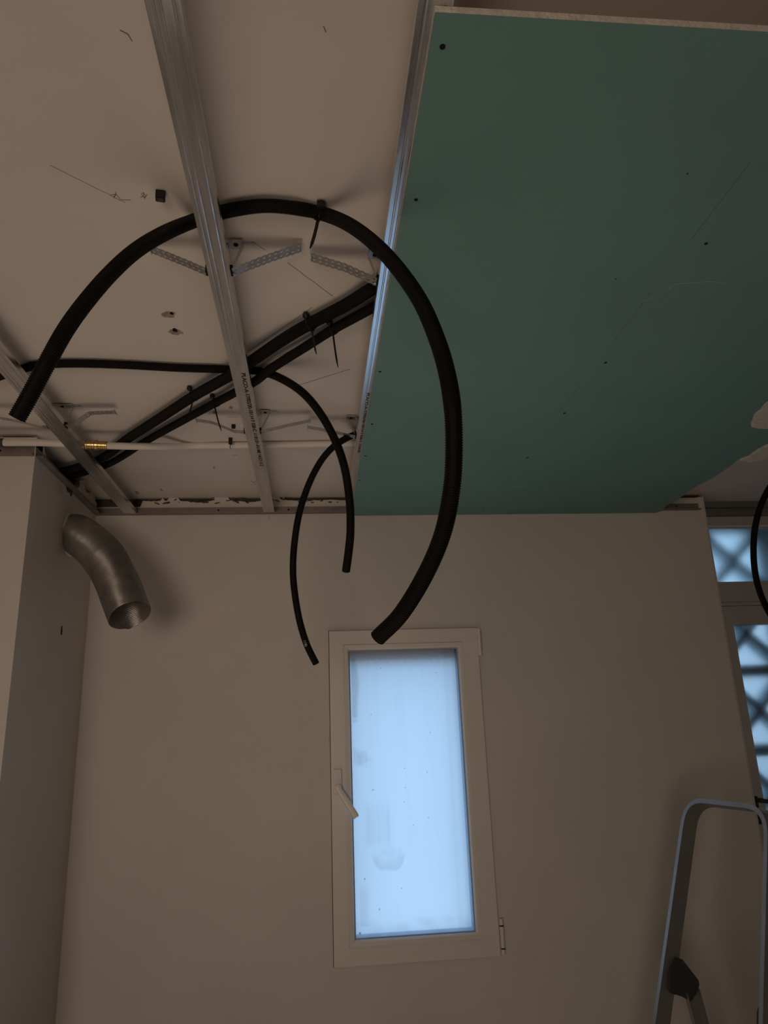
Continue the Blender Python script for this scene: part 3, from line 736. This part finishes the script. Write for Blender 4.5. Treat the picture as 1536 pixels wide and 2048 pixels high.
for v in pane.data.vertices:
    u = (v.co.x-gx0)/(gx1-gx0); w_ = 1-(v.co.z-gz0)/(gz1-gz0)
    k = film(u, w_)
    for a, b, s in specks:
        if abs(u-a) < s*1.2 and abs(w_-b) < s*.6: k *= .5
    k = max(.1, 1-(1-k)*1.5)*.82; e = 1
    if u > .972 or w_ > .984: e = .62          # grey spacer bar of the double glazing
    ca.data[v.index].color = (k*e*(.86 if e < 1 else 1), k*e, min(1, k*1.03*(e+.1 if e < 1 else 1)), 1)
# hinges
def hinge(px0, py0, px1, py1, caps):
    a = at_y(px0, py0, yf); b = at_y(px1, py1, yf); x = (a.x+b.x)/2; h_ = .0075
    bm = bmesh.new(); tube(bm, [Vector((x, yf-.001, a.z)), Vector((x, yf-.001, b.z))], h_, 18); hg = obj('hinge', bm, m_pvc, win, smooth=False)
    for py in caps:
        z = at_y(px0, py, yf).z; bm = bmesh.new(); tube(bm, [Vector((x, yf-.001, z-.0022)), Vector((x, yf-.001, z+.0022))], h_+.0008, 18); obj('hinge_joint', bm, m_dark, hg)
hinge(958, 1258, 960, 1311, [])
hinge(1003, 1837, 1006, 1908, [1851, 1897])
# handle: base plate, rosette and slanting lever
pb0 = at_y(666, 1538, yf); pb1 = at_y(684, 1588, yf)
hb = obj('handle_base', mbox(pb0.x, pb1.x, yf-.013, yf, pb1.z, pb0.z, bev=.005), m_pvc, win, smooth=False)
c = at_y(676, 1577, yf-.03); c.y = yf
bm = bmesh.new(); tube(bm, [Vector((c.x, yf-.008, c.z)), Vector((c.x, yf-.034, c.z))], .0145, 24)
hn = obj('handle', bm, m_pvc, win)
e = at_y(713, 1635, yf-.045)
bm = bmesh.new(); a = Vector((c.x, yf-.032, c.z)); d = (e-a); L_ = d.length; d.normalize(); s = d.cross(Vector((0, 1, 0))).normalized(); nn = d.cross(s)
pr = None; ns = 16
for i in range(ns+1):
    f = i/ns; wv = (.0120 if f < .3 else .0120+.0015*f)*(1 if f < .94 else .8)*(1 if f > .03 else .8); th = .0075-.002*f; p_ = a+d*(L_*f-.006*(1-f))
    ring = [bm.verts.new(p_+s*wv*math.copysign(abs(math.cos(q))**.6, math.cos(q))+nn*th*math.copysign(abs(math.sin(q))**.6, math.sin(q))) for q in [2*math.pi*k/16+.01 for k in range(16)]]
    if pr:
        for k in range(16): bm.faces.new((pr[k], pr[(k+1) % 16], ring[(k+1) % 16], ring[k]))
    else: bm.faces.new(ring)
    pr = ring
bm.faces.new(list(reversed(pr))); obj('lever', bm, m_pvc, hn, smooth=False)

# ================================================================ GLAZED DOOR AT RIGHT
door = struct(thing('door_1', 'glazed door with frosted panes at far right', 'door'))
zt0 = at_y(1440, 1033, YD).z; gt1 = at_y(1440, 1059, YD+.02).z; gt0 = at_y(1450, 1165, YD+.02).z; tr1 = gt0; tr0 = at_y(1450, 1212, YD).z
sg1 = at_y(1470, 1250, YD+.01).z; sx_l = at_y(1466, 1250, YD).x
DX0 = XR+.005; DX1 = 2.9
bm = bmesh.new(); box(bm, DX0, DX1, YD, YD+.06, gt1+.012, zt0, .002)
box(bm, DX0, DX1, YD+.004, YD+.05, gt1+.003, gt1+.012, .001)
obj('head_frame', bm, m_pvc2, door)
obj('head_bead', mbox(DX0, DX1, YD-.003, YD+.012, gt1+.008, gt1+.014, bev=.001), m_pvc, door)
bm = mbox(DX0, DX1, YD, YD+.06, tr0+.018, tr1, bev=.002)
box(bm, DX0, DX1, YD-.006, YD+.05, tr0, tr0+.016, .002); obj('transom', bm, m_pvc2, door)
obj('jamb', mbox(DX0, DX0+.030, YD+.001, YD+.06, 0, zt0), m_pvc2, door)
obj('jamb', mbox(DX1-.06, DX1, YD+.001, YD+.06, 0, zt0), m_pvc2, door)
bm = frame_ring(bmesh.new(), DX0+.012, DX1-.05, .01, tr0-.003, sx_l, DX1-.14, .25, sg1, YD-.004, YD+.045)
obj('sash_frame', bm, m_pvc2, door)
obj('pane', mbox(DX0+.02, DX1-.05, YD+.022, YD+.0225, gt0-.01, gt1+.01), m_glass_grain, door, label='grainy frosted upper pane')
obj('pane', mbox(sx_l-.01, DX1-.13, YD+.018, YD+.0185, .24, sg1+.01), m_glass_fine, door, label='softly frosted lower pane')
hp_ = at_y(1508, 1600, YD-.01)
bm = mbox(hp_.x-.002, hp_.x+.018, YD-.012, YD-.004, hp_.z-.10, hp_.z+.015, bev=.003); dh = obj('door_handle', bm, m_hinge, door)
bm = bmesh.new(); tube(bm, catmull([Vector((hp_.x+.008, YD-.010, hp_.z)), Vector((hp_.x+.010, YD-.045, hp_.z)), Vector((hp_.x+.04, YD-.052, hp_.z-.004)), Vector((hp_.x+.12, YD-.052, hp_.z-.012))], 6), .009, 12)
obj('lever', bm, m_hinge, dh, smooth=True)
# lintel above the door
bm = mbox(DX0-.001, XE, YD-.01, YO, zt0+.001, ZS, bev=0); box(bm, DX0-.001, XE, YD-.035, YD-.009, ZS-.03, ZS)
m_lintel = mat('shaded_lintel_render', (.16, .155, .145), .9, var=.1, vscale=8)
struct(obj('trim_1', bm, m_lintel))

# ---- breeze-block screen outside the door
YC = YD+.13
za = at_y(1510, 1341, YC).z; zb = at_y(1520, 1500, YC).z; pit = za-zb; nx = at_y(1522, 1414, YC).x
bm = bmesh.new(); dz = .085; bw = pit*.075; i0 = -3
zc0 = (za+zb)/2
for iz in range(-4, 5):
    zc = zc0+iz*pit
    if zc+pit/2 > ZS+.2 or zc-pit/2 < -.3: continue
    for ix in range(-1, 5):
        xc = nx+ix*pit
        for dx, dzz in ((1, 1), (1, -1)):
            obox(bm, (xc, YC+dz/2, zc), (dx, 0, dzz), (0, 1, 0), (-dzz, 0, dx), pit*1.36, dz, bw*1.15)
        obox(bm, (xc, YC+dz/2, zc), (1, 0, 1), (0, 1, 0), (-1, 0, 1), pit*.11, dz, pit*.11)
    box(bm, XR+.02, XR+.02+6*pit, YC, YC+dz, zc+pit/2-bw, zc+pit/2+bw)
for ix in range(-1, 5):
    box(bm, nx+(ix+.5)*pit-bw, nx+(ix+.5)*pit+bw, YC+.002, YC+dz-.002, 0, ZS+.15)
for v in bm.verts:
    v.co.x = max(v.co.x, XR+.02)
tag(obj('breeze_block_screen', bm, m_concrete), 'grey pierced breeze-block screen outside behind the frosted door glass', 'breeze-block screen')
struct(obj('ground', mbox(-8, 12, YO+.005, 16, -.12, -.02), m_ground))

# ================================================================ STEPLADDER
T0 = Vector((1.231, 2.485, CAMZ-.272)); ph, th_, Wd, dep, kk = 1.342, .32, .328, .053, .051
S = Vector((math.cos(ph), -math.sin(ph), 0)); Dd = Vector((math.sin(ph), math.cos(ph), 0)); Z = Vector((0, 0, 1))
U = Dd*math.sin(th_)+Z*math.cos(th_); NN = Dd*math.cos(th_)-Z*math.sin(th_)
lad = thing('stepladder', 'aluminium stepladder with a rounded top hoop standing at the right edge', 'stepladder')
LT = (T0.z)/U.z-.01
# hoop path of the web (near edge): up the left rail, round, across, round, down the right rail
def hoop_path():
    pts = []; Rc = .075
    l_dir = (U+S*kk).normalized(); r_dir = (U-S*kk).normalized()
    A_ = T0-(U+S*kk)*LT; B_ = T0-l_dir*Rc; Cc = T0+S*Rc
    E_ = T0+S*(Wd-Rc); F_ = T0+S*Wd-r_dir*Rc; G_ = T0+S*Wd-(U-S*kk)*LT
    pts.append(A_)
    def bez(a, c, b, n=14): return [a*(1-t)**2+c*2*t*(1-t)+b*t*t for t in [i/n for i in range(n+1)]]
    pts += bez(B_, T0, Cc); pts += bez(E_, T0+S*Wd, F_); pts.append(G_); return pts
HP = hoop_path(); bm = bmesh.new(); prev = None
sec = [(0, 0), (-.014, 0), (-.014, .0022), (-.0018, .0022), (-.0018, dep-.0022), (-.014, dep-.0022), (-.014, dep), (0, dep)]   # (outward negative = away from the hoop's inside, depth)
for i, p in enumerate(HP):
    t_ = (HP[min(i+1, len(HP)-1)]-HP[max(0, i-1)]).normalized(); inn = t_.cross(NN).normalized()
    if inn.dot(T0+S*Wd/2-U*.3-p) < 0: inn = -inn
    ring = [bm.verts.new(p+inn*a+NN*b) for a, b in sec]
    if prev:
        for k in range(len(sec)): bm.faces.new((prev[k], prev[(k+1) % len(sec)], ring[(k+1) % len(sec)], ring[k]))
    else: bm.faces.new(ring)
    prev = ring
bm.faces.new(list(reversed(prev)))
hoop_o = obj('side_rail_hoop', bm, m_ladder, lad)
for side in (0, 1):
    shift = S*(Wd+2*kk*.34)*side
    tofs = T0+shift*0
    def q(px, py): return at_plane(px, py, T0-S*kk*.34-S*.001, S)
    hp = [q(x, y) for x, y in ((1349, 1915), (1360, 1917), (1392, 1958), (1394, 1967), (1389, 1984), (1377, 2002), (1360, 1990), (1340, 1986), (1334, 1978), (1336, 1945))]
    hp = [p_+shift for p_ in hp]
    bm = bmesh.new(); prism(bm, hp, S*(.012 if side == 0 else -.012))
    bmesh.ops.bevel(bm, geom=list(bm.edges), offset=.0012, segments=2, affect='EDGES')
    hg = obj('hinge_plate', bm, m_hinge, lad)
    a0, a1 = q(1366, 1984)+shift, q(1391, 1975)+shift; b0, b1 = q(1381, 2048)+shift, q(1413, 2048)+shift
    d0 = (b0-a0).normalized(); d1 = (b1-a1).normalized(); dm = (d0+d1).normalized(); wv = (a1-a0); wv = wv-dm*wv.dot(dm); ww = wv.length; wv.normalize()
    L_ = (a0.z-.02)/-dm.z
    bm = bmesh.new(); s2 = S*(1 if side == 0 else -1)
    base_ = a0+s2*.003
    C8 = [base_, base_+wv*ww, base_+wv*ww+s2*.016, base_+wv*(ww-.002)+s2*.016, base_+wv*(ww-.002)+s2*.002, base_+wv*.002+s2*.002, base_+wv*.002+s2*.016, base_+s2*.016]
    prism(bm, C8, dm*L_); rl = obj('rear_leg', bm, m_ladder, lad)
    bm = bmesh.new(); ft = base_+dm*L_+wv*ww/2+s2*.008; obox(bm, ft+Z*-.004, wv, s2, wv.cross(s2), ww+.012, .024, .03, .003); obj('rubber_foot', bm, m_hinge, rl)
for k_, tt in enumerate((.86, 1.10)):
    a = T0-(U+S*kk)*tt; b = T0+S*Wd-(U-S*kk)*tt; wlen = (b-a).length; dpt = .085 if k_ else .12
    bm = obox(bmesh.new(), (a+b)/2+Dd*(.03+dpt/2-.04), S, Dd, Z, wlen-.002, dpt, .022, .003)
    obj('tread', bm, m_ladder if k_ else m_hinge, lad)
for s_ in (0, 1):
    p_ = HP[0] if s_ == 0 else HP[-1]
    bm = obox(bmesh.new(), p_+NN*dep/2+Z*.002, NN, S, U, dep+.01, .03, .035, .003); obj('rubber_foot', bm, m_hinge, lad)
settle(lad)

# ---------------------------------------------------------------- groups of look-alike things
GROUPS = {'corrugated_conduit': 'black corrugated conduits hung under the slab', 'ceiling_hanger': 'perforated hangers clipped to the channels',
          'cable_tie': 'black cable ties fixed to the slab', 'ceiling_channel': 'metal ceiling channels', 'wall_track': 'metal tracks along the wall heads',
          'wall_plug': 'black plastic plugs left in the slab'}
for o in C.objects:
    k = o.name.split('.')[0]
    if o.parent is None and k in GROUPS and 'label' in o: o['group'] = GROUPS[k]
